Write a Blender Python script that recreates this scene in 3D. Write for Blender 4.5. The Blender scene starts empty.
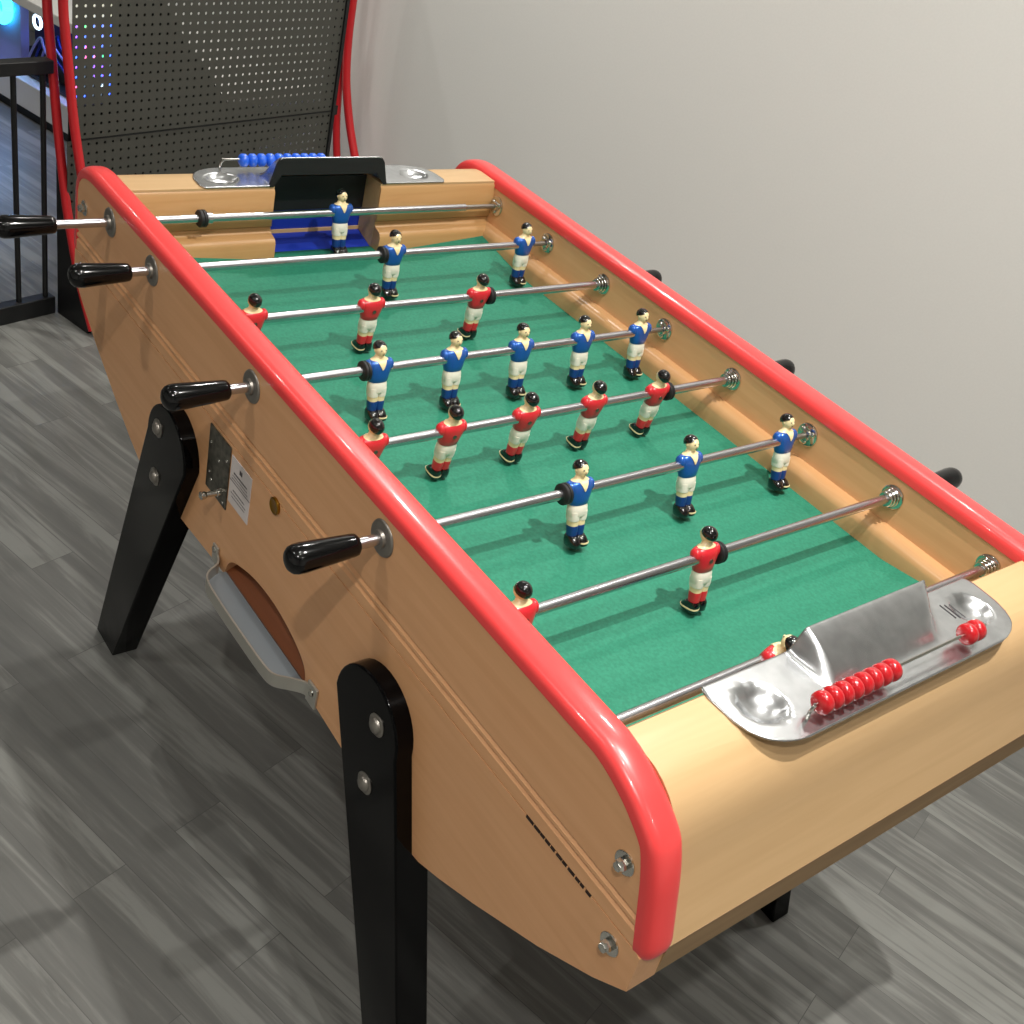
import bpy, bmesh, math, random
from mathutils import Vector, Matrix
random.seed(7)
PI = math.pi
SC = bpy.context.scene
COL = SC.collection
H = 0.735            # height of the rod axis above the floor

# ------------------------------------------------------------------ materials
def lin(c):
    return tuple(((x/255)/12.92 if x/255 <= .04045 else (((x/255)+.055)/1.055)**2.4) for x in c)

def new_mat(name, col, rough=.5, metal=0., coat=0., spec=.5):
    m = bpy.data.materials.new(name); m.use_nodes = True
    b = m.node_tree.nodes['Principled BSDF']
    b.inputs['Base Color'].default_value = (*lin(col), 1)
    b.inputs['Roughness'].default_value = rough
    b.inputs['Metallic'].default_value = metal
    b.inputs['Coat Weight'].default_value = coat
    b.inputs['Coat Roughness'].default_value = .06
    b.inputs['Specular IOR Level'].default_value = spec
    return m

def noise_col(m, c1, c2, scale=(1, 1, 1), nscale=8., detail=4., bump=0., lo=.35, hi=.65, dist=0.):
    nt = m.node_tree; N = nt.nodes; L = nt.links; b = N['Principled BSDF']
    tc = N.new('ShaderNodeTexCoord'); mp = N.new('ShaderNodeMapping'); mp.inputs['Scale'].default_value = scale
    no = N.new('ShaderNodeTexNoise'); no.inputs['Scale'].default_value = nscale; no.inputs['Detail'].default_value = detail
    no.inputs['Distortion'].default_value = dist
    cr = N.new('ShaderNodeValToRGB')
    cr.color_ramp.elements[0].position = lo; cr.color_ramp.elements[1].position = hi
    cr.color_ramp.elements[0].color = (*lin(c1), 1); cr.color_ramp.elements[1].color = (*lin(c2), 1)
    L.new(tc.outputs['Object'], mp.inputs['Vector']); L.new(mp.outputs['Vector'], no.inputs['Vector'])
    L.new(no.outputs['Fac'], cr.inputs['Fac']); L.new(cr.outputs['Color'], b.inputs['Base Color'])
    if bump:
        bp = N.new('ShaderNodeBump'); bp.inputs['Strength'].default_value = bump; bp.inputs['Distance'].default_value = .001
        L.new(no.outputs['Fac'], bp.inputs['Height']); L.new(bp.outputs['Normal'], b.inputs['Normal'])
    return m

def wood(name, c1, c2, axis, rough=.38, coat=.3):
    m = new_mat(name, c1, rough, coat=coat)
    s = [9., 9., 9.]; s[axis] = .55
    noise_col(m, c1, c2, s, 9., 6., .05, .3, .7, .6)
    m.node_tree.nodes['Principled BSDF'].inputs['Coat Roughness'].default_value = .2
    return m

M = {}
M['side'] = wood('beech_veneer', (216, 160, 112), (224, 170, 122), 0, .42, .15)
M['end'] = wood('pale_beech', (190, 156, 112), (197, 163, 119), 1, .45, .1)
M['inner_end'] = wood('beech_end_wall', (180, 136, 86), (192, 150, 100), 1, .4)
M['edge_wood'] = wood('raw_edge_wood', (146, 116, 80), (160, 130, 92), 1, .6, 0)
M['mold'] = wood('beech_moulding', (190, 144, 98), (198, 154, 108), 0, .28, .5)
M['brown'] = wood('stained_brown_board', (118, 64, 34), (134, 76, 42), 0, .5)
M['red'] = new_mat('red_lacquer', (226, 66, 66), .3, coat=.3)
M['green'] = noise_col(new_mat('green_playfield', (36, 116, 92), .62, spec=.3), (34, 112, 88), (42, 124, 98), (1, 1, 1), 260., 3., .05)
M['steel'] = new_mat('polished_steel', (196, 196, 200), .27, 1.)
M['dark_steel'] = new_mat('dull_steel', (150, 145, 138), .38, .9)
M['chrome'] = new_mat('chrome', (205, 203, 196), .14, 1.)
M['alu'] = noise_col(new_mat('cast_aluminium', (190, 192, 194), .27, .95), (188, 190, 192), (204, 206, 208), (1, 1, 1), 60., 4., .02)
M['lightplate'] = new_mat('galvanised_plate', (140, 148, 154), .55, .4)
M['tray'] = new_mat('zinc_strip', (186, 184, 176), .4, .7)
M['black'] = new_mat('black_gloss', (4, 4, 5), .12, spec=.12)
M['handle'] = new_mat('black_handle', (6, 6, 7), .13, spec=.4)
M['rubber'] = new_mat('black_rubber', (17, 17, 19), .6)
M['matblack'] = new_mat('black_metal', (12, 13, 15), .5)
M['shirt_red'] = new_mat('red_paint', (200, 36, 46), .34, coat=.3)
M['shirt_blue'] = new_mat('blue_paint', (30, 88, 172), .3, .3, coat=.4)
M['white'] = new_mat('white_paint', (228, 224, 208), .4, coat=.2)
M['skin'] = new_mat('cream_paint', (232, 212, 164), .4, coat=.2)
M['sock_red'] = M['shirt_red']
M['sock_blue'] = new_mat('dark_blue_paint', (14, 52, 120), .35, coat=.3)
M['hair'] = new_mat('black_paint', (8, 8, 9), .18, coat=.6)
M['bead_red'] = new_mat('red_bead', (176, 22, 30), .22, coat=.6)
M['bead_blue'] = new_mat('blue_bead', (22, 92, 214), .3, coat=.5)
M['goal_blue'] = new_mat('blue_goal_board', (14, 44, 150), .5)
M['label'] = new_mat('white_label', (214, 206, 204), .5)
M['ink'] = new_mat('dark_ink', (60, 54, 58), .6)
M['burn'] = new_mat('burnt_mark', (40, 20, 10), .7)
M['brass'] = new_mat('brass', (160, 120, 46), .3, 1.)
M['lock'] = noise_col(new_mat('worn_plate', (110, 106, 96), .3, .9), (84, 82, 74), (126, 122, 110), (1, 1, 1), 90., 3.)
M['wall'] = noise_col(new_mat('wall_paint', (224, 224, 220), .7, spec=.3), (223, 223, 219), (225, 225, 221), (1, 1, 1), 200., 2., .03)
M['ceil'] = new_mat('ceiling_paint', (225, 223, 218), .9)
M['panel'] = new_mat('perforated_panel', (70, 70, 64), .5)
M['tube_red'] = new_mat('red_tube', (190, 26, 34), .4, coat=.2)
M['furn'] = new_mat('white_furniture', (226, 224, 220), .5)
M['dark_inner'] = new_mat('dark_backing', (16, 17, 17), .7)
M['pc_blue'] = new_mat('blue_plastic', (22, 40, 120), .35)
M['pc_grey'] = new_mat('violet_grey_plastic', (140, 140, 190), .5)

def emis(name, col, s):
    m = bpy.data.materials.new(name); m.use_nodes = True
    b = m.node_tree.nodes['Principled BSDF']
    b.inputs['Base Color'].default_value = (*lin(col), 1)
    b.inputs['Emission Color'].default_value = (*lin(col), 1)
    b.inputs['Emission Strength'].default_value = s
    return m
M['led_cyan'] = emis('cyan_led', (60, 220, 255), 5.)
M['led_white'] = emis('white_led', (200, 235, 255), 4.)
M['led_violet'] = emis('violet_led', (150, 90, 255), 4.)
M['led_green'] = emis('green_led', (90, 255, 140), 3.)
M['led_pink'] = emis('pink_led', (255, 110, 170), 3.)
M['led_blue'] = emis('blue_led', (70, 110, 255), 4.)
M['led_warm'] = emis('warm_led', (225, 222, 200), .9)  # glow used only by the dots added behind the holes
M['led_dim'] = emis('dim_led', (110, 130, 150), .5)
M['lamp'] = emis('lamp_lens', (255, 244, 225), 3.)

# floor planks
def floor_mat():
    m = new_mat('grey_laminate_planks', (110, 108, 104), .46, spec=.4)
    nt = m.node_tree; N = nt.nodes; L = nt.links; b = N['Principled BSDF']
    tc = N.new('ShaderNodeTexCoord')
    br = N.new('ShaderNodeTexBrick')
    br.offset = .37; br.offset_frequency = 2; br.squash = 1.
    for k, v in (('Scale', 1.), ('Mortar Size', .0007), ('Mortar Smooth', .3), ('Bias', 0.), ('Brick Width', .62), ('Row Height', .085)):
        br.inputs[k].default_value = v
    br.inputs['Color1'].default_value = (0, 0, 0, 1); br.inputs['Color2'].default_value = (1, 1, 1, 1); br.inputs['Mortar'].default_value = (.35, .35, .35, 1)
    L.new(tc.outputs['Object'], br.inputs['Vector'])
    mp = N.new('ShaderNodeMapping'); mp.inputs['Scale'].default_value = (1.3, 17., 1)
    L.new(tc.outputs['Object'], mp.inputs['Vector'])
    add = N.new('ShaderNodeVectorMath'); add.operation = 'ADD'
    sc = N.new('ShaderNodeVectorMath'); sc.operation = 'SCALE'; sc.inputs['Scale'].default_value = 23.
    L.new(br.outputs['Color'], sc.inputs[0]); L.new(mp.outputs['Vector'], add.inputs[0]); L.new(sc.outputs['Vector'], add.inputs[1])
    n1 = N.new('ShaderNodeTexNoise'); n1.inputs['Scale'].default_value = 1.6; n1.inputs['Detail'].default_value = 7.; n1.inputs['Roughness'].default_value = .62; n1.inputs['Distortion'].default_value = .5
    L.new(add.outputs['Vector'], n1.inputs['Vector'])
    mp2 = N.new('ShaderNodeMapping'); mp2.inputs['Scale'].default_value = (3., 70., 1)
    L.new(tc.outputs['Object'], mp2.inputs['Vector'])
    n2 = N.new('ShaderNodeTexNoise'); n2.inputs['Scale'].default_value = 1.2; n2.inputs['Detail'].default_value = 3.
    L.new(mp2.outputs['Vector'], n2.inputs['Vector'])
    # combine
    m1 = N.new('ShaderNodeMath'); m1.operation = 'MULTIPLY_ADD'; m1.inputs[1].default_value = .14; L.new(br.outputs['Color'], m1.inputs[0])
    m2 = N.new('ShaderNodeMath'); m2.operation = 'MULTIPLY'; m2.inputs[1].default_value = 1.3; L.new(n1.outputs['Fac'], m2.inputs[0]); L.new(m2.outputs[0], m1.inputs[2])
    m3 = N.new('ShaderNodeMath'); m3.operation = 'MULTIPLY_ADD'; m3.inputs[1].default_value = .3; L.new(n2.outputs['Fac'], m3.inputs[0]); L.new(m1.outputs[0], m3.inputs[2])
    cr = N.new('ShaderNodeValToRGB')
    e = cr.color_ramp.elements
    e[0].position = .42; e[0].color = (*lin((82, 83, 81)), 1)
    e[1].position = 1.25; e[1].color = (*lin((124, 125, 121)), 1)
    a = cr.color_ramp.elements.new(.85); a.color = (*lin((102, 102, 99)), 1)
    L.new(m3.outputs[0], cr.inputs['Fac'])
    mx = N.new('ShaderNodeMix'); mx.data_type = 'RGBA'; mx.inputs['B'].default_value = (*lin((84, 84, 82)), 1)
    L.new(br.outputs['Fac'], mx.inputs['Factor']); L.new(cr.outputs['Color'], mx.inputs['A'])
    L.new(mx.outputs['Result'], b.inputs['Base Color'])
    bp = N.new('ShaderNodeBump'); bp.inputs['Strength'].default_value = .12; bp.inputs['Distance'].default_value = .001
    L.new(n1.outputs['Fac'], bp.inputs['Height']); L.new(bp.outputs['Normal'], b.inputs['Normal'])
    return m
M['floor'] = floor_mat()

# ------------------------------------------------------------------ geometry helpers (vertex list, face list)
def merge(*gs):
    V = []; F = []
    for v, f in gs:
        o = len(V); V += [tuple(p) for p in v]; F += [tuple(i+o for i in q) for q in f]
    return V, F
def shift(g, d):
    return [(p[0]+d[0], p[1]+d[1], p[2]+d[2]) for p in g[0]], g[1]
def xf(g, mtx):
    return [tuple(mtx @ Vector(p)) for p in g[0]], g[1]
def box(lo, hi):
    x0, y0, z0 = lo; x1, y1, z1 = hi
    V = [(x0,y0,z0),(x1,y0,z0),(x1,y1,z0),(x0,y1,z0),(x0,y0,z1),(x1,y0,z1),(x1,y1,z1),(x0,y1,z1)]
    return V, [(0,3,2,1),(4,5,6,7),(0,1,5,4),(1,2,6,5),(2,3,7,6),(3,0,4,7)]
def prism(poly, a, b, axis=1):
    """polygon in the two other axes, extruded from a to b along axis"""
    def P(p, t):
        if axis == 1: return (p[0], t, p[1])
        if axis == 2: return (p[0], p[1], t)
        return (t, p[0], p[1])
    n = len(poly)
    V = [P(p, a) for p in poly]+[P(p, b) for p in poly]
    F = [tuple(range(n)), tuple(range(2*n-1, n-1, -1))]
    F += [(i, i+n, (i+1) % n+n, (i+1) % n) for i in range(n)]
    return V, F
def loft(rings, cap=True, closed=True):
    n = len(rings[0]); V = [p for r in rings for p in r]; F = []
    for k in range(len(rings)-1):
        for i in range(n if closed else n-1):
            j = (i+1) % n
            F.append((k*n+i, k*n+j, (k+1)*n+j, (k+1)*n+i))
    if cap: F += [tuple(range(n-1, -1, -1)), tuple((len(rings)-1)*n+i for i in range(n))]
    return V, F
def frame(d):
    d = Vector(d).normalized(); a = Vector((0, 0, 1)) if abs(d.z) < .9 else Vector((1, 0, 0))
    u = d.cross(a).normalized(); return u, u.cross(d).normalized()
def lathe(p0, d, prof, seg=24):
    """profile [(t along d, radius)]"""
    p0 = Vector(p0); d = Vector(d).normalized(); u, w = frame(d)
    rings = [[tuple(p0+d*t+(u*math.cos(2*PI*i/seg)+w*math.sin(2*PI*i/seg))*max(r, 1e-5)) for i in range(seg)] for t, r in prof]
    return loft(rings)
def cyl(p0, p1, r, seg=20, r1=None):
    d = Vector(p1)-Vector(p0)
    return lathe(p0, d, [(0, r), (d.length, r if r1 is None else r1)], seg)
def tube(pts, r, seg=12):
    P = [Vector(p) for p in pts]; rings = []
    up = None
    for i, p in enumerate(P):
        d = (P[min(i+1, len(P)-1)]-P[max(i-1, 0)]).normalized()
        if up is None: u, w = frame(d)
        else:
            u = (up-d*up.dot(d)).normalized(); w = d.cross(u)
        up = u
        rings.append([tuple(p+(u*math.cos(2*PI*k/seg)+w*math.sin(2*PI*k/seg))*r) for k in range(seg)])
    return loft(rings)
def ell(c, r, seg=16, rows=10):
    rings = []
    for k in range(rows+1):
        a = PI*k/rows; s = max(math.sin(a), 1e-3)
        rings.append([(c[0]+r[0]*s*math.cos(2*PI*i/seg), c[1]+r[1]*s*math.sin(2*PI*i/seg), c[2]-r[2]*math.cos(a)) for i in range(seg)])
    return loft(rings)
def smooth_path(pts, n=8):
    """Catmull-Rom"""
    P = [Vector(p) for p in pts]; out = []
    for i in range(len(P)-1):
        a = P[max(i-1, 0)]; b = P[i]; c = P[i+1]; d = P[min(i+2, len(P)-1)]
        for k in range(n):
            t = k/n
            out.append(.5*((2*b)+(c-a)*t+(2*a-5*b+4*c-d)*t*t+(3*b-a-3*c+d)*t*t*t))
    out.append(P[-1]); return out

WP = {}            # world position of parents
def obj(name, g, mat, parent=None, smooth=35, bevel=0., center=True):
    V, F = g
    me = bpy.data.meshes.new(name)
    if center:
        lo = [min(v[i] for v in V) for i in range(3)]; hi = [max(v[i] for v in V) for i in range(3)]
        c = Vector([(lo[i]+hi[i])/2 for i in range(3)])
    else: c = Vector((0, 0, 0))
    me.from_pydata([tuple(Vector(v)-c) for v in V], [], F)
    bm = bmesh.new(); bm.from_mesh(me); bmesh.ops.recalc_face_normals(bm, faces=bm.faces); bm.to_mesh(me); bm.free()
    me.materials.append(mat)
    if smooth:
        me.polygons.foreach_set('use_smooth', [True]*len(me.polygons))
        me.set_sharp_from_angle(angle=math.radians(smooth))
    o = bpy.data.objects.new(name, me); COL.objects.link(o)
    if parent is not None:
        o.parent = parent; o.location = c-WP.get(parent, Vector((0, 0, 0)))
    else: o.location = c
    WP[o] = c
    if bevel:
        b = o.modifiers.new('bevel', 'BEVEL'); b.width = bevel; b.segments = 3; b.limit_method = 'ANGLE'; b.angle_limit = math.radians(40)
    return o
def thing(name, loc, label, cat, group=None):
    o = bpy.data.objects.new(name, None); COL.objects.link(o); o.location = loc; o.empty_display_size = .1
    WP[o] = Vector(loc); o['label'] = label; o['category'] = cat
    if group: o['group'] = group
    return o
def tag(o, label, cat, group=None):
    o['label'] = label; o['category'] = cat
    if group: o['group'] = group
    return o
def struct(o): o['kind'] = 'structure'; return o
def carve(o, cutters):
    """boolean difference with (verts, faces) cutters in world space, baked into the mesh"""
    tmp = []
    for g in cutters:
        c = obj('cutter', g, M['side'], None, 0); tmp.append(c)
        b = o.modifiers.new('b', 'BOOLEAN'); b.operation = 'DIFFERENCE'; b.object = c; b.solver = 'EXACT'
    bpy.context.view_layer.update()
    dg = bpy.context.evaluated_depsgraph_get()
    me = bpy.data.meshes.new_from_object(o.evaluated_get(dg))
    o.modifiers.clear(); old = o.data; o.data = me; me.name = old.name
    me.polygons.foreach_set('use_smooth', [True]*len(me.polygons)); me.set_sharp_from_angle(angle=math.radians(35))
    for c in tmp:
        d = c.data; WP.pop(c, None); bpy.data.objects.remove(c); bpy.data.meshes.remove(d)
    return o
def z(v): return v+H

# ================================================================== THE TABLE
XC = .53; YL0, YL1 = .004, .038; YR0, YR1 = .686, .720
YC = .362
T = thing('foosball_table', (XC, YC, 0), 'beech wood foosball table with red rails, green field and black legs', 'foosball table')
def mir(x): return 2*XC-x
top_n = [(1.085, .027), (1.098, .0245), (1.111, .0205), (1.130, .0125), (1.145, .0035), (1.156, -.0045), (1.1625, -.0125), (1.1725, -.036), (1.183, -.070), (1.192, -.0997)]
bot_n = [(1.2024, -.107), (1.205, -.151), (1.17, -.1795), (1.105, -.2225), (1.016, -.2725), (.96, -.301), (.925, -.316), (.90, -.320), (.86, -.318), (.75, -.3115), (.65, -.303), (XC, -.301)]
top_f = [(-.02, .0265), (-.045, .0262), (-.068, .0262), (-.093, .0238), (-.113, .0165), (-.126, .005), (-.1315, -.011), (-.1325, -.038), (-.134, -.070), (-.1365, -.0997)]
half = top_n+bot_n
outline = half+[(mir(x), y) for x, y in reversed(bot_n[:-1])]+list(reversed(top_f))
outline = [(x, z(y)) for x, y in outline]

sideL = obj('side_panel', prism(outline, YL0, YL1), M['side'], T)
grooves = []
for gz in (-.0735, -.0845):
    grooves.append(prism([(YL0-.004, z(gz+.0075)), (YL0-.004, z(gz-.0075)), (YL0+.0035, z(gz))], -.3, 1.3, 0))
grooves.append(box((-.3, YL0-.004, z(-.1045)), (1.3, YL0+.002, z(-.1025))))
cut = smooth_path([(.425, -.315, 0), (.432, -.293, 0), (.442, -.274, 0), (.462, -.2615, 0), (.51, -.2475, 0), (.5635, -.2445, 0), (.613, -.254, 0), (.6445, -.2685, 0), (.656, -.286, 0), (.658, -.315, 0)], 4)
cutpoly = [(.425, z(-.34))]+[(p.x, z(p.y)) for p in cut]+[(.658, z(-.34))]
grooves.append(prism(cutpoly, -.05, .06))
carve(sideL, grooves)
sideR = obj('side_panel', prism(outline, YR0, YR1), M['side'], T)

# red rails : D section swept round the panel edge
def rail(yc, r, hf):
    near = [Vector((x, 0, y)) for x, y in top_n]+[Vector((1.1945, 0, -.110)), Vector((1.1965, 0, -.1185))]
    Q = smooth_path(near[1:], 4)
    lin_ = [Vector((XC+(near[0].x-XC)*k/6, 0, .027)) for k in range(7)]
    far = [Vector((x, 0, y)) for x, y in top_f]+[Vector((-.1375, 0, -.110)), Vector((-.1385, 0, -.1185))]
    P = list(reversed(smooth_path(far, 4)))+lin_+Q; n = len(P); rings = []
    # cumulative length for end rounding
    Ls = [0.]
    for i in range(1, n): Ls.append(Ls[-1]+(P[i]-P[i-1]).length)
    for i, p in enumerate(P):
        d = (P[min(i+1, n-1)]-P[max(i-1, 0)]).normalized()
        nrm = Vector((-d.z, 0, d.x))
        e = min(Ls[i], Ls[-1]-Ls[i]); s = 1. if e > .02 else math.sqrt(max(0, 1-((.02-e)/.02)**2))*.97+.03
        ring = []
        for k in range(17):
            a = PI*k/16
            ring.append(tuple(Vector((p.x, yc, z(p.z)))+Vector((0, math.copysign(abs(math.cos(a))**.7, math.cos(a))*r*s, 0))+nrm*(math.sin(a)**.62*r*hf*s)))
        ring.append(tuple(Vector((p.x, yc-r*.8*s, z(p.z)))-nrm*.002)); ring.append(tuple(Vector((p.x, yc+r*.8*s, z(p.z)))-nrm*.002))
        rings.append(ring)
    return loft(rings)
obj('edge_rail', rail(.0218, .0188, .9), M['red'], T, 50)
obj('edge_rail', rail(.7045, .0205, .98), M['red'], T, 50)

# end boards (rounded front), with goal opening
end_prof = [(1.08, -.074), (1.08, .034), (1.108, .034), (1.122, .032), (1.134, .0275), (1.145, .0205), (1.1545, .0115), (1.162, .0005), (1.168, -.0125), (1.174, -.032), (1.18, -.052), (1.2045, -.1105), (1.175, -.1105), (1.155, -.074)]
G0, G1 = .262, .452
def end_board(m):
    f = (lambda x: x) if not m else mir
    pr = [(f(x)-(.016 if m and 1.1 < x < 1.185 and y > -.06 else 0), z(y)+(.003 if m and y > 0 else 0)) for x, y in end_prof]
    o = obj('end_board', prism(pr, YL1, YR0), M['end'], T, 40)
    xs = sorted((f(1.06), f(1.135)))
    c = box((xs[0], G0, z(-.2)), (xs[1], G1, z(.06)))
    bc = [(YC-.0045+.0045, 0)]
    yc = .3575 if not m else .3625
    carve(o, [c]+[ell((f(1.112), yc+d, z(.034)), (.026, .029, .016), 24, 12) for d in (-.174, .172)]); return o
end_board(False); end_board(True)
for m in (False, True):
    f = (lambda x: x) if not m else mir
    # facing board of the inside end wall, with rail moulding, both sides of the goal
    for a, b in ((YL1, G0), (G1, YR0)):
        x0 = f(1.0795)
        s = -1 if not m else 1
        pr = [(x0, -.075), (x0+s*.022, -.075), (x0+s*.022, -.047), (x0+s*.019, -.041), (x0+s*.012, -.038), (x0+s*.006, -.037), (x0+s*.001, -.033), (x0, -.028)]
        obj('end_wall_moulding', prism([(x, z(y)) for x, y in pr], a, b), M['inner_end'], T, 50)
        pr = [(x0, -.0275), (x0+s*.003, -.0255), (x0+s*.003, .030), (x0, .0335)]
        obj('end_wall_lining', prism([(x, z(y)) for x, y in pr], a, b), M['inner_end'], T, 50)
    # strip under the end board
    pr = [(1.2048, -.1107), (1.2048, -.150), (1.17, -.1785), (1.16, -.17), (1.175, -.1107)]
    obj('bottom_rail', prism([(f(x), z(y)) for x, y in pr], YL1, YR0), M['edge_wood'], T, 30)
    # goal inside : blue boards
    xb = f(1.128)
    xs = sorted((f(1.128), f(1.134)))
    obj('goal_back', box((xs[0], G0, z(-.07)), (xs[1], G1, z(.004))), M['goal_blue'], T)
    xs = sorted((f(1.0795), f(1.128)))
    sl = prism([(f(1.0795), z(-.0745)), (f(1.128), z(-.061)), (f(1.128), z(-.08)), (f(1.0795), z(-.08))], G0, G1)
    xs2 = sorted((f(1.1245), f(1.128)))
    obj('goal_upper_board', box((xs2[0], G0, z(-.022)), (xs2[1], G1, z(.034))), M['rubber'], T)
    obj('goal_floor', sl, M['goal_blue'], T)
    xs = sorted((f(1.1255), f(1.128)))
    obj('goal_trim', box((xs[0], G0, z(-.062)), (xs[1], G1, z(-.056))), M['end'], T)
# underside board following the belly
und = [(x, y) for x, y in bot_n[2:]]
und = und+[(mir(x), y) for x, y in reversed(und[:-1])]
up = [(x, y+.012) for x, y in reversed(und)]
und_poly = [(x, z(y+.002)) for x, y in und]+[(x, z(y)) for x, y in up]
obj('underside_board', prism(und_poly, YL1, YR0), M['brown'], T)

# playfield with raised corners
def field_z(x, y):
    lift = 0
    for cx, sx in ((-.005, 1), (1.065, -1)):
        for cy, sy in ((.058, 1), (.666, -1)):
            dx = max(0, (x-cx)*sx); dy = max(0, (y-cy)*sy)
            v = 1-dx/.13-dy/.2
            if v > 0: lift = max(lift, .019*v)
    return -.072+lift
NX, NY = 110, 64
X0, X1, Y0, Y1 = -.021, 1.081, YL1, YR0
V = [(X0+(X1-X0)*i/NX, Y0+(Y1-Y0)*j/NY, z(field_z(X0+(X1-X0)*i/NX, Y0+(Y1-Y0)*j/NY))) for j in range(NY+1) for i in range(NX+1)]
F = [(j*(NX+1)+i, j*(NX+1)+i+1, (j+1)*(NX+1)+i+1, (j+1)*(NX+1)+i) for j in range(NY) for i in range(NX)]
fld = obj('playfield', (V, F), M['green'], T, 20)
so = fld.modifiers.new('solid', 'SOLIDIFY'); so.thickness = .008; so.offset = -1
# side mouldings
for s, y0 in ((1, YL1), (-1, YR0)):
    pr = [(y0, -.074), (y0+s*.020, -.074), (y0+s*.020, -.052), (y0+s*.0185, -.046), (y0+s*.014, -.0405), (y0+s*.007, -.0375), (y0, -.0365)]
    obj('side_moulding', prism([(a, z(b)) for a, b in pr], -.03, 1.08, 0), M['mold'], T, 50)

# goal plates with hood, ash bowls and score beads
def smoothstep(a, b, x):
    t = max(0., min(1., (x-a)/(b-a))); return t*t*(3-2*t)
XS = [1.072, 1.074, 1.078, 1.084, 1.09, 1.095, 1.10, 1.105, 1.11, 1.114, 1.118, 1.122, 1.126, 1.130, 1.134, 1.138, 1.142, 1.146, 1.150, 1.1535, 1.156, 1.158, 1.160]
WT = [(1.072, .213), (1.078, .2165), (1.084, .218), (1.10, .2175), (1.115, .2165), (1.13, .212), (1.14, .206), (1.147, .199), (1.1535, .187), (1.1575, .176), (1.160, .160)]
def wid(x):
    for (a, p), (b, q) in zip(WT, WT[1:]):
        if x <= b: return p+(q-p)*(x-a)/(b-a)
    return WT[-1][1]
def goal_plate(m):
    yc = .3545 if not m else .3625
    hh = .0265 if not m else .044
    f = (lambda x: x) if not m else (lambda x: mir(1.0785+(x-1.072)*.82))
    NYp = 150; V = []
    for x in XS:
        w = wid(x)
        for j in range(NYp+1):
            y = yc-w+2*w*j/NYp
            s = max(0., min(1., (x-1.072)/(1.128-1.072)))
            ff = 1-s**1.5
            if not m: yl = .258-.002*s; yr = .490-.044*s
            else: yl = .252; yr = .462-.01*s
            g = smoothstep(yl, yl+.017, y)*(1-smoothstep(yr-.02, yr, y))
            zz = hh*ff*g
            for by in (yc-.174, yc+.172):
                d = ((x-1.112)/.0225)**2+((y-by)/.0255)**2
                if d < 1: zz = min(zz, -.0105*(1-d)**.6)
            V.append((f(x), y, z((.0395 if m else .036)+zz)))
    n = NYp+1
    F = [(k*n+j, k*n+j+1, (k+1)*n+j+1, (k+1)*n+j) for k in range(len(XS)-1) for j in range(NYp)]
    o = obj('goal_plate', (V, F), M['alu'], T, 60)
    # keep normals up so the thickness goes down
    if o.data.polygons[0].normal.z < 0: o.data.flip_normals()
    so = o.modifiers.new('solid', 'SOLIDIFY'); so.thickness = .0022; so.offset = -1 if True else 1
    # lip of the hood
    yl, yr = (.270, .484) if not m else (.261, .452)
    s = -1 if not m else 1
    x0 = f(1.0735)
    if m: lip = [(yl-.009, .0375), (yl+.001, .036+hh-.006), (yl+.006, .036+hh+.001), (yr-.006, .036+hh+.001), (yr-.001, .036+hh-.006), (yr+.009, .0375), (yr+.003, .0375), (yr-.012, .036+hh-.024 if m else .036+hh-.012), (yl+.010, .036+hh-.024 if m else .036+hh-.012), (yl-.002, .0375)]
    if m: obj('hood_lip', prism([(a, z(b)) for a, b in lip], x0+s*.002, x0-s*.002, 0), M['rubber'], o)
    # scorer wire and beads
    xb = f(1.1445); zb = .0545 if not m else .057
    ya, yb = (.2065, .487) if not m else (.2, .470)
    wire = smooth_path([(xb, ya, z(.037)), (xb, ya-.002, z(.047)), (xb, ya+.004, z(zb)), (xb, ya+.012, z(zb)), (xb, (ya+yb)/2, z(zb)), (xb, yb-.012, z(zb)), (xb, yb-.004, z(zb)), (xb, yb+.002, z(.047)), (xb, yb, z(.037))], 6)
    w = obj('scorer_wire', tube(wire, .0017, 10), M['chrome'], o)
    if not m:
        ys = [.2185+.0148*i for i in range(8)]+[.455, .4695]
        br, bt, bm_ = .0113, .0148, M['bead_red']
    else:
        ys = [.236+.0149*i for i in range(10)]
        br, bt, bm_ = .0100, .0149, M['bead_blue']
    for y in ys:
        pr = [(-bt/2, .002), (-bt/2*.93, br*.62), (-bt/2*.6, br*.9), (-bt*.2, br), (bt*.2, br), (bt/2*.6, br*.9), (bt/2*.93, br*.62), (bt/2, .002)]
        obj('score_bead', lathe((xb, y, z(zb-.0015)), (0, 1, 0), pr, 20), bm_, o, 60)
    # three slots
    return o
gp = goal_plate(False)
for k in range(3):
    y = .492+.006*k
    obj('slot', box((1.092+.002*k, y, z(.0362)), (1.114+.002*k, y+.0012, z(.0366))), M['ink'], gp)
goal_plate(True)

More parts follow.
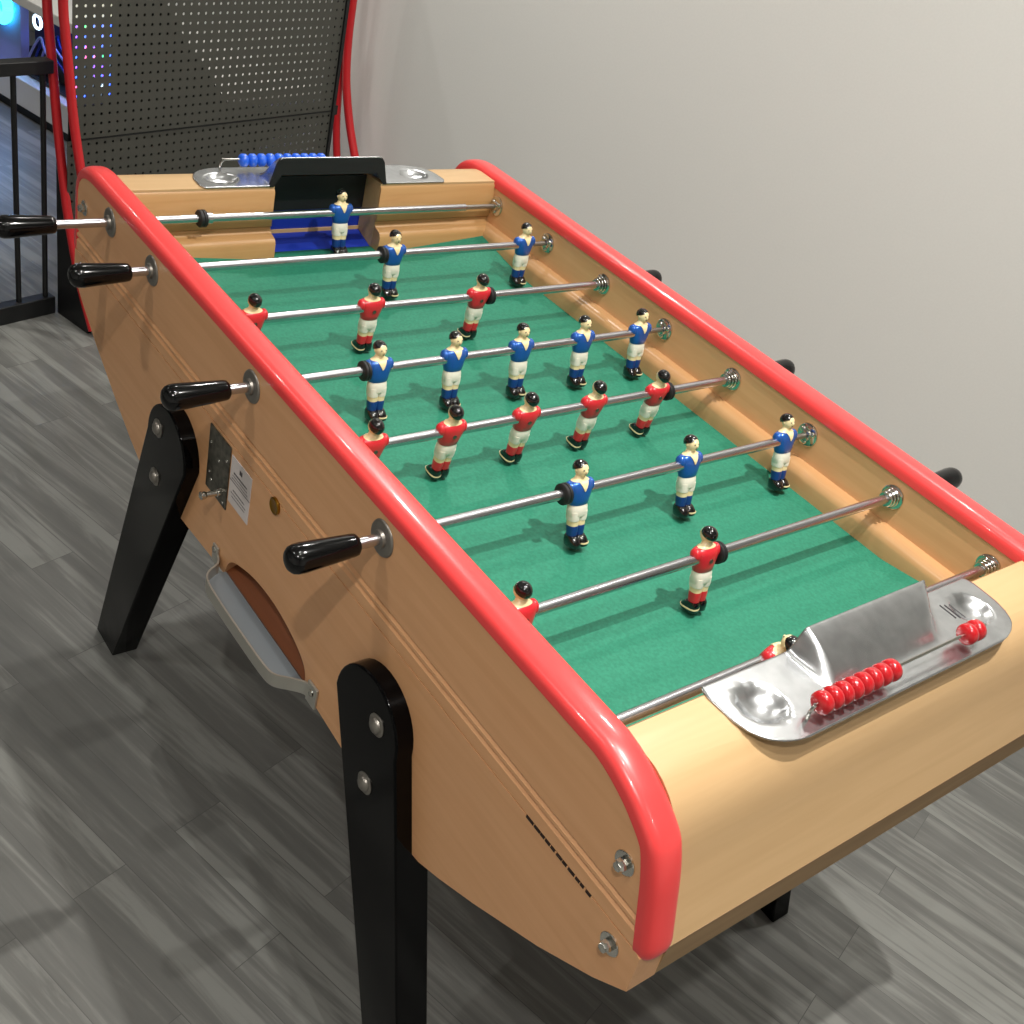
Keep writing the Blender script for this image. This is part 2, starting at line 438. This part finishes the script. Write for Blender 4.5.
# legs
def leg_poly(cx, cz, r, foot0, foot1, zf):
    # arch on top, straight tapering sides
    pts = []
    for k in range(0, 19):
        a = PI*k/18
        pts.append((cx+r*math.cos(a), cz+r*1.02*math.sin(a)))
    return [(foot1, zf)]+pts+[(foot0, zf)]
legs = [leg_poly(.810, -.200, .0630, .980, 1.052, -H), leg_poly(.2715, -.204, .0625, .0365, .1105, -H)]
bolts = [[(.832, -.184), (.834, -.274)], [(.245, -.185), (.244, -.266)]]
for side in (0, 1):
    for lp, bs in zip(legs, bolts):
        pl = [(x, max(z(y), 0.)) for x, y in lp]
        if side == 0: a, b = YL0-.0215, YL0+.022
        else: a, b = YR1-.0355, YR1+.0035
        lg = obj('leg', prism(pl, a, b), M['black'], T, 30, .0025)
        if side == 0:
            # notch : above the belly the leg only sits outside the panel (the rest is buried in it)
            for bx, bz in bs:
                obj('bolt', merge(lathe((bx, a+.0005, z(bz)), (0, -1, 0), [(0, .0135), (.0015, .0135), (.002, .0128)], 24),
                                  lathe((bx, a-.001, z(bz)), (0, -1, 0), [(0, .0095), (.002, .0093), (.004, .0078), (.0055, .005), (.0062, .0015)], 20)), M['dark_steel'], lg, 40)

# bearings : outer washers and inner flanges
LEFT_HANDLE = (0, 1, 3, 5)
for i in range(8):
    x = .15*i
    if i in LEFT_HANDLE:
        obj('rod_bearing', merge(lathe((x, YL0+.001, H), (0, -1, 0), [(0, .0203), (.0015, .0206), (.003, .0198), (.0038, .0183)], 32),
                                 lathe((x, YL0-.002, H), (0, -1, 0), [(0, .0105), (.004, .0095), (.0045, .007)], 24)), M['dark_steel'], T)
        b = [lathe((x, YR0-.0005, H), (0, -1, 0), [(0, .0165), (.002, .0165), (.003, .015)], 28), lathe((x, YR0-.002, H), (0, -1, 0), [(0, .0085), (.006, .0075), (.007, .005)], 20)]
        for k in range(3):
            a = 2*PI*k/3+.5
            b.append(ell((x+.0098*math.cos(a), YR0-.0035, H+.0098*math.sin(a)), (.0044, .0036, .0044), 12, 8))
        obj('rod_bearing', merge(*b), M['chrome'], T)
    else:
        b = [lathe((x, YR0-.0005, H), (0, -1, 0), [(0, .0165), (.002, .0165), (.003, .015)], 32)]
        for k, rr in ((0, .0128), (1, .0115), (2, .0102)):
            y0 = YR0-.004-.005*k
            b.append(lathe((x, y0, H), (0, -1, 0), [(0, rr-.003), (.0008, rr-.0006), (.0018, rr), (.0028, rr-.0006), (.0036, rr-.003)], 24))
            b.append(cyl((x, y0+.004, H), (x, y0-.004, H), rr-.0035, 20))
        obj('rod_bearing', merge(*b), M['chrome'], T)
        obj('rod_bearing', lathe((x, YR1-.001, H), (0, 1, 0), [(0, .0185), (.003, .018), (.0038, .0165)], 28), M['dark_steel'], T)

# end bolts through the side panel
for bx, bz in ((1.153, -.037), (1.172, -.126), (-.102, -.024), (-.11, -.126)):
    w = lathe((bx, YL0+.0005, z(bz)), (0, -1, 0), [(0, .0115), (.0015, .0115), (.002, .0108)], 24)
    w2 = lathe((bx+.003, YL0-.001, z(bz+.006)), (0, -1, 0), [(0, .005), (.001, .005)], 16)
    hx = lathe((bx, YL0-.001, z(bz)), (0, -1, 0), [(0, .0062), (.006, .006), (.0085, .0045), (.009, .001)], 8)
    obj('end_bolt', merge(w, w2, hx), M['chrome'], T, 30)

# coin lock plate, knob, label, badge, burnt logo
lk = obj('lock_plate', box((.357, YL0-.0018, z(-.205)), (.4175, YL0+.0005, z(-.1088))), M['lock'], T, 0, .0006)
sc = []
for sx, sz in ((.364, -.133), (.41, -.133), (.389, -.147), (.366, -.178), (.372, -.187), (.4095, -.178), (.4095, -.198)):
    obj('screw', lathe((sx, YL0-.0015, z(sz)), (0, -1, 0), [(0, .0024), (.0012, .002), (.0016, .0006)], 10), M['chrome'], lk)
obj('lock_knob', merge(lathe((.402, YL0-.0015, z(-.1865)), (0, -1, 0), [(0, .006), (.006, .0058), (.007, .0042), (.02, .0038), (.021, .0048), (.024, .0058), (.0275, .0055), (.0295, .002)], 20)), M['chrome'], lk)
lb = obj('label_sticker', box((.4205, YL0-.0008, z(-.1862)), (.476, YL0+.0003, z(-.1158))), M['label'], T, 0)
ink = [box((.4205+.0, YL0-.0011, z(-.1515)), (.476, YL0-.0006, z(-.1507)))]
for x0, x1, zz, hh_ in ((.4445, .452, -.127, .006), (.430, .466, -.1375, .0022), (.427, .469, -.1425, .001), (.4255, .4715, -.147, .001),
                        (.432, .464, -.163, .0015), (.427, .469, -.1685, .001), (.43, .466, -.1735, .001)):
    x = x0
    while x < x1-.001:
        w = random.uniform(.0022, .005); ink.append(box((x, YL0-.0011, z(zz-hh_/2)), (min(x+w, x1), YL0-.0006, z(zz+hh_/2)))); x += w+.0011
obj('print', merge(*ink), M['ink'], lb, 0)
obj('brass_badge', lathe((.5372, YL0+.0005, z(-.1119)), (0, -1, 0), [(0, .0112), (.003, .0112), (.004, .0095), (.0032, .008), (.0032, .001)], 28), M['brass'], T)
dash = []
x = 1.041
for w, g in ((.011, .0035), (.009, .0022), (.006, .003), (.007, .003), (.006, .005), (.008, .0025), (.006, .0045), (.009, .004), (.006, .0022), (.005, .0055), (.007, .002)):
    dash.append(box((x, YL0-.0004, z(-.1065)), (x+w, YL0+.0006, z(-.1035)))); x += (w+g*.62)*.93
obj('burnt_lettering', merge(*dash), M['burn'], T, 0)

# coin / ball return tray
rimp = smooth_path([(.405, .0015, 0), (.414, .001, 0), (.428, -.006, 0), (.440, -.024, 0), (.458, -.032, 0), (.50, -.034, 0), (.56, -.034, 0), (.615, -.033, 0), (.638, -.029, 0), (.652, -.014, 0), (.662, -.003, 0), (.670, .001, 0), (.688, .0015, 0)], 5)
rings = []
n = len(rimp)
for i, p in enumerate(rimp):
    d = (rimp[min(i+1, n-1)]-rimp[max(i-1, 0)]).normalized(); nr = Vector((-d.y, d.x, 0))
    zt, zb_ = -.283, -.303
    q = [p+nr*.0012, p-nr*.0012]
    rings.append([(q[0].x, q[0].y, z(zt)), (q[1].x, q[1].y, z(zt)), (q[1].x, q[1].y, z(zb_)), (q[0].x, q[0].y, z(zb_))])
rim = obj('return_tray_rim', loft(rings), M['tray'], T, 40)
obj('bracket_tab', box((.668, .0003, z(-.309)), (.690, .0038, z(-.277))), M['tray'], rim, 0, .001)
obj('bracket_tab', box((.397, .0003, z(-.301)), (.412, .0038, z(-.273))), M['tray'], rim, 0, .001)
for sx, sz in ((.680, -.289), (.404, -.279)):
    obj('tray_screw', lathe((sx, .0005, z(sz)), (0, -1, 0), [(0, .005), (.002, .0045), (.003, .001)], 14), M['chrome'], rim)
tf = [(p.x, p.y) for p in rimp if .43 < p.x < .66]
obj('return_tray_floor', prism([(x, y) for x, y in tf]+[(.655, .006), (.429, .006)], z(-.302), z(-.2995), 2), M['lightplate'], T, 0)
obj('return_chute', merge(prism([(.008, z(-.3)), (.036, z(-.268)), (.12, z(-.225)), (.12, z(-.235)), (.036, z(-.276)), (.01, z(-.306))], .41, .675, 0)), M['brown'], T)

# ================================================================== PLAYERS
def ring(zv, hx, hy, cx=0., cy=0., n=20, p=2.4):
    r = []
    for k in range(n):
        a = 2*PI*k/n; c, s = math.cos(a), math.sin(a)
        r.append((cx+hx*math.copysign(abs(c)**(2/p), c), cy+hy*math.copysign(abs(s)**(2/p), s), zv))
    return r
def body(secs, cy=0., n=20, p=2.4): return loft([ring(zv, hx, hy, cx, cy, n, p) for zv, hx, hy, cx in secs])
shirt_g = body([(-.0165, .0066, .0104, 0), (-.0150, .0080, .0116, 0), (-.008, .0088, .0130, 0), (.000, .0094, .0150, 0), (.0062, .0094, .0164, 0), (.0108, .0082, .0160, 0), (.0130, .0066, .0130, 0), (.0145, .0048, .0084, 0)])
shirt_g = merge(shirt_g, ell((0, .0140, .0058), (.0066, .0046, .0082), 14, 8), ell((0, -.0140, .0058), (.0066, .0046, .0082), 14, 8))
SH = [(-.0165, .0066, .0104), (-.0150, .0080, .0116), (-.008, .0088, .0130), (.000, .0094, .0150), (.0062, .0094, .0164), (.0108, .0082, .0160), (.0130, .0066, .0130), (.0145, .0048, .0084)]
shorts_g = merge(body([(-.0145, .0072, .0108, 0), (-.019, .0084, .0118, 0), (-.029, .0086, .0120, 0), (-.0305, .0078, .0110, 0)]),
                 body([(-.024, .0080, .0066, 0), (-.031, .0080, .0064, 0), (-.0355, .0074, .0060, 0)], .0050), body([(-.024, .0080, .0066, 0), (-.031, .0080, .0064, 0), (-.0355, .0074, .0060, 0)], -.0050))
knee_g = merge(*[body([(-.0335, .0066, .0058, 0), (-.038, .0069, .0059, 0), (-.0430, .0064, .0056, 0)], c) for c in (.0046, -.0046)])
sock_g = merge(*[body([(-.0420, .0066, .0058, 0), (-.0440, .0068, .0058, 0), (-.050, .0064, .0056, 0), (-.057, .0056, .0052, 0)], c) for c in (.0046, -.0046)])
shoe_g = merge(*[body([(-.0680, .0085, .0050, .0030), (-.0668, .0102, .0060, .0030), (-.0615, .0106, .0064, .0030), (-.0570, .0088, .0060, .0012), (-.0545, .0064, .0054, 0)], c, 20, 2.8) for c in (.0052, -.0052)])
sole_g = merge(*[body([(-.0636, .0109, .0067, .0032), (-.0618, .0109, .0067, .0032)], c, 20, 2.8) for c in (.0053,)])
head_g = merge(body([(.0115, .0070, .0128, 0), (.0142, .0062, .0108, 0), (.0162, .0050, .0066, 0), (.0205, .0044, .0050, .0004)]),
               ell((.0012, 0, .0268), (.0080, .0070, .0094), 20, 12), ell((.0090, 0, .0258), (.0015, .0012, .0022), 8, 6),
               ell((.0006, .0070, .0262), (.0015, .0009, .002), 8, 6), ell((.0006, -.0070, .0262), (.0015, .0009, .002), 8, 6))
def hair():
    c = Vector((-.0010, 0, .0282)); V = []; n, rows = 22, 12
    rings = []
    for k in range(rows+1):
        ring_ = []
        for i in range(n):
            a = 2*PI*i/n
            # hairline : low at the back (-x), high at the forehead (+x)
            lim = 2.15-.95*(.5+.5*math.cos(a))**.9
            t = lim*k/rows
            sx = .0092; sy = .0081; sz = .0094
            ring_.append((c.x+sx*math.sin(t)*math.cos(a), sy*math.sin(t)*math.sin(a), c.z+sz*math.cos(t)))
        rings.append(ring_)
    inner = [(c.x*1.+(p[0]-c.x)*.6, p[1]*.6, c.z+(p[2]-c.z)*.6) for p in rings[-1]]
    rings[0] = [(c.x+1e-5*math.cos(2*PI*i/n), 1e-5*math.sin(2*PI*i/n), c.z+.0094) for i in range(n)]
    return loft(rings+[inner])
hair_g = hair()
eyes_g = merge(*[ell((.0084, s*.0028, .0280), (.0007, .0011, .0006), 8, 5) for s in (1, -1)]+[ell((.0083, 0, .0222), (.0006, .0018, .0005), 8, 5)])
def front_x(y, zz):
    for (a, p, q), (b, p2, q2) in zip(SH, SH[1:]):
        if zz <= b:
            t = (zz-a)/(b-a); hx = p+(p2-p)*t; hy = q+(q2-q)*t
            return hx*max(0., 1-(abs(y)/hy)**2.4)**(1/2.4)
    return .0048
rows_ = []
for k in range(9):
    zz = .0025+.0120*k/8; w_ = .0005+.0056*(k/8)
    rows_.append([(front_x(w_*q/4, zz)+.0007, w_*q/4, zz) for q in range(-4, 5)])
bk_ = [[(p[0]-.003, p[1], p[2]) for p in r] for r in rows_]
collar_g = merge(*[( [p for r in (rows_[k], rows_[k+1], bk_[k+1], bk_[k]) for p in r], [(a*9+i, a*9+i+1, ((a+1) % 4)*9+i+1, ((a+1) % 4)*9+i) for a in range(4) for i in range(8)]+[(0, 9, 18, 27), (8, 35, 26, 17)]) for k in range(8)])
def wide(g, k): return [(p[0]*k, p[1]*k, p[2]) for p in g[0]], g[1]
shirt_g = wide(shirt_g, 1.12); collar_g = wide(collar_g, 1.13); head_g = wide(head_g, 1.1); hair_g = wide(hair_g, 1.1); eyes_g = wide(eyes_g, 1.1)
shorts_g = wide(shorts_g, 1.1); knee_g = wide(knee_g, 1.08); sock_g = wide(sock_g, 1.08); shoe_g = wide(shoe_g, 1.1); sole_g = wide(sole_g, 1.1)
def make_player(col):
    shirt = obj('player', shirt_g, M['shirt_'+col], None, 60, center=False)
    for nm, g, mt in (('shorts', shorts_g, 'white'), ('knees', knee_g, 'skin'), ('socks', sock_g, 'sock_'+col), ('shoes', shoe_g, 'hair'), ('shoe_stripe', sole_g, 'skin'),
                      ('head', head_g, 'skin'), ('hair', hair_g, 'hair'), ('face_features', eyes_g, 'ink'), ('collar', collar_g, 'skin')):
        obj(nm, g, M[mt], shirt, 60, center=False)
    obj('fixing_pin', merge(lathe((-.0098, 0, -.001), (-1, 0, 0), [(0, .0028), (.0014, .0026), (.0018, .001)], 12)), M['lock'], shirt, 40, center=False)
    return shirt
protos = {'blue': make_player('blue'), 'red': make_player('red')}
first = {'blue': True, 'red': True}
def place_player(col, parent, loc, rot):
    p = protos[col]
    if first[col]: first[col] = False; o = p; kids = []
    else:
        o = p.copy(); COL.objects.link(o)
        for ch in list(p.children):
            c = ch.copy(); COL.objects.link(c); c.parent = o
    o.parent = parent; o.location = loc; o.rotation_euler = rot
    return o

RR = .0062
rods = [
 # colour, y of men, tilt(deg, feet towards +x), handle tip y, tube span, rings y, label
 ('blue', [.372], 8, -.151, (-.075, .616), [(.132, .145)], 'steel rod across the far goal carrying a single blue-shirted goalkeeper'),
 ('blue', [.380, .634], 3, -.105, (-.028, .650), [(.356, .366)], 'steel rod with two blue-shirted players, second from the far goal'),
 ('red', [.0755, .2525, .436], -3, .811, (.06, .735), [(.4515, .4615)], 'steel rod with three red-shirted players, third from the far goal'),
 ('blue', [.176, .292, .405, .518, .632], 8, -.105, (-.028, .648), [(.151, .161)], 'steel rod with five blue-shirted players across mid field'),
 ('red', [.078, .187, .301, .414, .530], -4, .817, (.06, .741), [(.546, .556)], 'steel rod with five red-shirted players across mid field'),
 ('blue', [.268, .450, .635], 15, -.105, (-.028, .650), [(.240, .251)], 'steel rod with three blue-shirted players, third from the near goal'),
 ('red', [.070, .331], 13, .833, (.05, .757), [(.347, .357)], 'steel rod with two red-shirted players, second from the near goal'),
 ('red', [.285], -22, .83, (.05, .755), [], 'steel rod beside the near goal carrying a single red-shirted goalkeeper'),
]
for i, (col, ys, tilt, tip, (ta, tb), rings_, label) in enumerate(rods):
    x = .15*i
    t = thing('player_rod', (x, (ta+tb)/2, H), label, 'foosball rod', 'rods with players across the foosball table')
    obj('rod_bar', cyl((x, ta, H), (x, tb, H), RR, 24), M['steel'], t, 40)
    if col == 'blue':
        obj('inner_rod', cyl((x, tb-.01, H), (x, YR1+.03, H), .0040, 16), M['dark_steel'], t, 40)
        s = 1; base = tip+.079
    else:
        obj('inner_rod', cyl((x, .006, H), (x, ta+.01, H), .0040, 16), M['dark_steel'], t, 40)
        s = -1; base = tip-.079
    # handle : tip -> base
    pr = [(0, .0005), (.001, .006), (.003, .0105), (.0065, .0138), (.011, .0152), (.018, .0156), (.040, .0142), (.060, .0130), (.0735, .0121), (.077, .0115), (.079, .0095), (.079, .006)]
    obj('handle', lathe((x, tip, H), (0, s, 0), pr, 32), M['handle'], t, 40)
    for a, b in rings_:
        w = b-a
        obj('bumper_ring', lathe((x, a, H), (0, 1, 0), [(0, .007), (0, .0108), (w*.15, .0128), (w*.45, .0128), (w*.5, .0116), (w*.58, .0128), (w*.85, .0128), (w, .0108), (w, .007)], 28), M['rubber'], t, 40)
        if i == 0: obj('collar', cyl((x, b, H), (x, b+.008, H), .0088, 24), M['steel'], t, 40)
    for y in ys:
        tr = math.radians(tilt)
        # feet towards +x : rotate about Y by -tilt ; red men face -x
        yaw = 0 if col == 'blue' else PI
        mt = Matrix.Rotation(-tr, 4, 'Y') @ Matrix.Rotation(yaw, 4, 'Z')
        place_player(col, t, (0, y-(ta+tb)/2, 0), mt.to_euler())

# ================================================================== ROOM (rotated 15.5 degrees to the table)
A = math.atan2(.2682, .9634)
G = Vector((-1.0725, .2895, 0))
RM = Matrix.Translation(G) @ Matrix.Rotation(A, 4, 'Z')
def room(name, g, mat, parent=None, smooth=35, bevel=0.):
    """g in room coordinates: x away from the gate towards the viewer, y to the right, z up from the floor"""
    if parent is None:
        o = obj(name, g, mat, None, smooth, bevel, center=True)
        c = WP[o].copy(); o.matrix_world = RM @ Matrix.Translation(c); WP[o] = c; RMP[o] = c
    else:
        o = obj(name, g, mat, None, smooth, bevel, center=True)
        c = WP[o].copy(); o.parent = parent; o.location = c-RMP[parent]; RMP[o] = c
    return o
RMP = {}
def rthing(name, c, label, cat):
    o = bpy.data.objects.new(name, None); COL.objects.link(o); o.empty_display_size = .1
    o.matrix_world = RM @ Matrix.Translation(Vector(c)); RMP[o] = Vector(c); o['label'] = label; o['category'] = cat
    return o
RX0, RX1, RY0, RY1, RH = -3.4, 4.2, -3.2, 1.0, 2.42
struct(room('floor', box((RX0-.1, RY0-.1, -.05), (RX1+.1, RY1+.1, 0)), M['floor'], smooth=0))
struct(room('ceiling', box((RX0-.1, RY0-.1, RH), (RX1+.1, RY1+.1, RH+.05)), M['ceil'], smooth=0))
struct(room('wall_right', box((RX0-.1, RY1, 0), (RX1+.1, RY1+.1, RH)), M['wall'], smooth=0))
struct(room('wall_back', box((RX0-.1, RY0, 0), (RX0, RY1, RH)), M['wall'], smooth=0))
struct(room('wall_left', box((RX0, RY0-.1, 0), (RX1, RY0, RH)), M['wall'], smooth=0))
struct(room('wall_front', box((RX1, RY0, 0), (RX1+.1, RY1, RH)), M['wall'], smooth=0))

# gate
gt = rthing('metal_gate', (-.01, -.5, 0), 'black metal bar gate standing on the floor at left beside the perforated machine', 'gate')
room('bottom_rail', box((-.03, -1.0, 0.), (.0, -.012, .045)), M['matblack'], gt, 0, .002)
room('top_rail', box((-.03, -1.0, z(-.153)), (.0, -.012, z(-.125))), M['matblack'], gt, 0, .002)
for yb in (-.03, -.1, -.17, -.24, -.31, -.38, -.45):
    room('bar', cyl((-.015, yb, .02), (-.015, yb, z(-.14)), .0062, 12), M['matblack'], gt)

# arcade-like frame with perforated back
ar = rthing('perforated_machine', (0, .44, 0), 'black perforated panel machine with curved red edge tubes against the white wall', 'machine')
px0, px1 = .012, .826; vx = .03
def perf(y0, y1, z0, z1):
    pitch = .0212; hr = .0035
    nx = int((y1-y0)/pitch); nz = int((z1-z0)/pitch)
    sx = (y1-y0)/nx; sz = (z1-z0)/nz
    V = []; F = []; idx = {}
    def vid(y, zz):
        k = (round(y, 5), round(zz, 5))
        if k not in idx: idx[k] = len(V); V.append((vx, y, zz))
        return idx[k]
    for i in range(nx):
        for j in range(nz):
            ya, za = y0+i*sx, z0+j*sz; yc, zc = ya+sx/2, za+sz/2
            outer = [(ya+sx, zc), (ya+sx, za+sz), (yc, za+sz), (ya, za+sz), (ya, zc), (ya, za), (yc, za), (ya+sx, za)]
            inner = [(yc+hr*math.cos(PI*k/4), zc+hr*math.sin(PI*k/4)) for k in range(8)]
            o_ = [vid(*p) for p in outer]; i_ = [vid(*p) for p in inner]
            for k in range(8): F.append((o_[k], o_[(k+1) % 8], i_[(k+1) % 8], i_[k]))
    return V, F
p1 = room('perforated_panel', perf(px0, px1, z(-.291), z(.22)), M['panel'], ar, 0)
p2 = room('perforated_panel', perf(px0-.012, px1, .09, z(-.294)), M['panel'], ar, 0)
for p in (p1, p2):
    so = p.modifiers.new('solid', 'SOLIDIFY'); so.thickness = .0015
room('seam_strip', box((vx+.0012, px0, z(-.2935)), (vx+.003, px1, z(-.2915))), M['matblack'], ar, 0)
room('panel_edge', box((vx-.03, px1-.004, .02), (vx+.006, px1+.006, z(.22))), M['matblack'], ar, 0)
room('kick_plate', box((vx-.02, .0, 0), (vx+.0, px1, .1)), M['matblack'], ar, 0)
curveA = [(-.045, .3), (-.045, .15), (-.043, -.0), (-.036, -.07), (-.026, -.133), (-.012, -.237), (.002, -.323), (.032, -.467), (.078, -.611), (.132, -.722)]
side_poly = [(-.0, 0), (.118, 0)]+[(a-.006, z(b)) for a, b in reversed(curveA[6:])]+[(-.0, z(-.33))]
room('side_board', prism(side_poly, -.006, .006), M['matblack'], ar, 0)
def tb(pts, y, r=.0105):
    P = smooth_path([(a, y if not isinstance(y, (list, tuple)) else y[k], z(b)) for k, (a, b) in enumerate(pts)], 5)
    return tube(P, r, 14)
room('edge_tube', tb(curveA, .0), M['tube_red'], ar, 60)
curveB = [(.012, .3), (.014, .15), (.019, .0), (.026, -.055), (.039, -.132), (.057, -.235), (.084, -.338), (.118, -.44), (.15, -.52)]
room('edge_tube', tb(curveB, -.003), M['tube_red'], ar, 60)
curveC = [(-.05, .3), (-.049, .15), (-.047, -.02), (-.044, -.13), (-.030, -.236), (.002, -.338), (.044, -.43), (.09, -.52)]
room('edge_tube', tb(curveC, .93, .012), M['tube_red'], ar, 60)
curveD = [(-.095, .3), (-.09, .12), (-.086, -.036), (-.072, -.14), (-.056, -.26), (-.045, -.36), (-.024, -.46), (.01, -.56)]
room('edge_tube', tb(curveD, .93, .011), M['tube_red'], ar, 60)
# added dark board, shaped to keep the holes in front of it dark
room('inner_board', prism([(.112, z(.2)), (.20, z(.2)), (.255, z(.0)), (.304, z(-.065)), (.368, z(-.137)), (.42, z(-.2)), (.475, z(-.258)), (.86, z(-.285)), (.86, z(-.31)), (.60, z(-.36)), (.45, z(-.45)), (.30, z(-.6)), (.012, z(-.6)), (.012, z(-.222)), (.112, z(-.222))], vx-.016, vx-.012, 0), M['dark_inner'], ar, 0)

# glowing dots added behind the left holes, standing in for the computer's light
pitch_y = (px1-px0)/int((px1-px0)/.0212); nz_ = int((.22+.291)/.0212); pitch_z = (.22+.291)/nz_
tints = ['led_white', 'led_blue', 'led_violet', 'led_blue', 'led_cyan', 'led_green', 'led_pink']
for j in range(nz_):
    zz = -.291+pitch_z*(j+.5)
    if zz < -.215 or zz > .02: continue
    for i in range(5):
        yy = px0+pitch_y*(i+.5)
        if zz > -.035: nm = 'led_warm'
        elif i == 0: nm = random.choice(['led_violet', 'led_violet', 'led_pink', 'led_blue'])
        elif i in (1, 2): nm = random.choice(['led_dim', 'led_green', 'led_dim', 'led_blue', 'led_white'])
        else: nm = random.choice(['led_blue', 'led_blue', 'led_dim'])
        room('led', ell((vx-.004, yy, z(zz)), (.002, .0032, .0032), 8, 6), M[nm], ar)
# bench, shelf and computer behind the gate
bn = room('white_bench', box((-1.75, .66, .03), (-.2, .99, z(-.615))), M['furn'], None, 0, .004)
tag(bn, 'low white bench along the wall behind the black gate, under the computer', 'bench')
room('toe_kick', box((-1.75, .67, .0), (-.2, .98, .03)), M['matblack'], bn, 0)
sh = room('wall_shelf', box((-1.75, .60, z(-.355)), (-.2, .998, z(-.325))), M['furn'], None, 0, .003)
tag(sh, 'white shelf on the wall above the glowing computer', 'shelf')
pc = rthing('desktop_computer', (-1.0, .78, z(-.615)), 'open desktop computer with glowing blue fans on the white bench', 'computer')
room('case_back', box((-1.45, .88, z(-.612)), (-.66, .90, z(-.37))), M['pc_blue'], pc, 0)
room('case_floor', box((-1.45, .70, z(-.612)), (-.66, .88, z(-.60))), M['matblack'], pc, 0)
room('case_side', box((-1.46, .69, z(-.612)), (-1.235, .72, z(-.38))), M['pc_grey'], pc, 0)
room('drive_cage', box((-1.19, .74, z(-.60)), (-1.02, .86, z(-.54))), M['matblack'], pc, 0, .004)
def torus(c, R, r, d=(0, 1, 0)):
    pts = []; u, w = frame(d)
    P = [Vector(c)+(u*math.cos(2*PI*k/32)+w*math.sin(2*PI*k/32))*R for k in range(33)]
    return tube(P, r, 8)
room('fan_ring', torus((-1.172, .71, z(-.430)), .020, .0045), M['led_white'], pc)
room('fan_hub', ell((-1.172, .72, z(-.430)), (.011, .006, .011)), M['pc_blue'], pc)
room('fan_ring', torus((-1.318, .675, z(-.424)), .04, .017), M['led_cyan'], pc)
for k, (a, b, mname) in enumerate(((-.90, -.31, 'led_white'), (-.90, -.40, 'led_violet'), (-.88, -.49, 'led_violet'), (-.80, -.36, 'led_blue'), (-.83, -.44, 'led_green'), (-.76, -.43, 'led_blue'), (-.77, -.52, 'led_blue'), (-.84, -.52, 'led_white'), (-.93, -.45, 'led_pink'))):
    room('fan_ring', torus((a, .73, z(b)), .026, .004), M[mname], pc)
for k in range(4):
    y0 = .70+.02*k
    P = smooth_path([(-1.215+.02*k, y0, z(-.59)), (-1.20, y0, z(-.54-.01*k)), (-1.16, y0+.01, z(-.475)), (-1.12, y0, z(-.50)), (-1.09+.02*k, y0+.02, z(-.56))], 6)
    room('coolant_hose', tube(P, .004, 8), M['pc_blue'] if k % 2 else M['pc_grey'], pc)

# ================================================================== LIGHT
def lamp(x, y, watt, col=(1, .965, .91), r=.045):
    l = bpy.data.lights.new('downlight', 'AREA'); l.shape = 'DISK'; l.size = r*2; l.energy = watt; l.color = col; l.spread = math.radians(150)
    o = bpy.data.objects.new('downlight', l); COL.objects.link(o); o.location = (x, y, RH-.012)
    return o
LAMPS = [(1.2, .5, 23, .016), (1.334, -.09, 5, .014), (.886, .03, 5, .014), (1.65, -.85, 13, .03), (.3, -1.3, 6, .03), (-1.0, .55, 3.5, .03), (-1.6, -.9, 5, .03), (2.6, .1, 3, .03)]  # leading lamps follow the cast shadows, the later ones are added fill
for x, y, w, r in LAMPS: lamp(x, y, w, r=r)
for a, b, w in ((.45, .62, 14), (1.7, .62, 7), (-1.6, .2, 4)):  # extra fill lamps, added mainly to brighten the right wall
    p = RM @ Vector((a, b, 0)); lamp(p.x, p.y, w, r=.04)
def rl(p, watt, col, size=.1, d=(0, -1, 0)):
    l = bpy.data.lights.new('computer_glow', 'AREA'); l.shape = 'DISK'; l.size = size; l.energy = watt; l.color = col
    o = bpy.data.objects.new('computer_glow', l); COL.objects.link(o)
    o.matrix_world = RM @ Matrix.Translation(Vector(p)) @ Vector(d).to_track_quat('-Z', 'Y').to_matrix().to_4x4()
rl((-1.3, .64, z(-.42)), 1.2, (.3, .45, 1.), .12, (-.1, -1, -.5))
rl((-1.05, .76, z(-.40)), .35, (.25, .4, 1.), .08, (0, .3, -1))
rl((-.85, .72, z(-.40)), .25, (.5, .4, 1.), .08, (0, .5, -1))
w = bpy.data.worlds.new('World'); SC.world = w; w.use_nodes = True
w.node_tree.nodes['Background'].inputs[0].default_value = (.8, .85, .9, 1); w.node_tree.nodes['Background'].inputs[1].default_value = .05

# ================================================================== CAMERA
cam = bpy.data.cameras.new('camera'); co = bpy.data.objects.new('camera', cam); COL.objects.link(co)
yaw, pit, rol = 7.80103132e-01, 9.70574002e-01, 2.76481775e-01
R = Matrix.Rotation(yaw, 3, 'Z') @ Matrix.Rotation(pit, 3, 'X') @ Matrix.Rotation(rol, 3, 'Z')
co.matrix_world = Matrix.Translation((1.46605798, -.551142688, .688778825+H)) @ R.to_4x4()
cam.sensor_width = 36; cam.sensor_fit = 'HORIZONTAL'; cam.lens = 1117.67/1024*36; cam.clip_start = .01
SC.camera = co
SC.view_settings.view_transform = 'Standard'; SC.view_settings.look = 'None'; SC.view_settings.gamma = 1; SC.view_settings.exposure = 0.03
SC.view_settings.use_curve_mapping = False
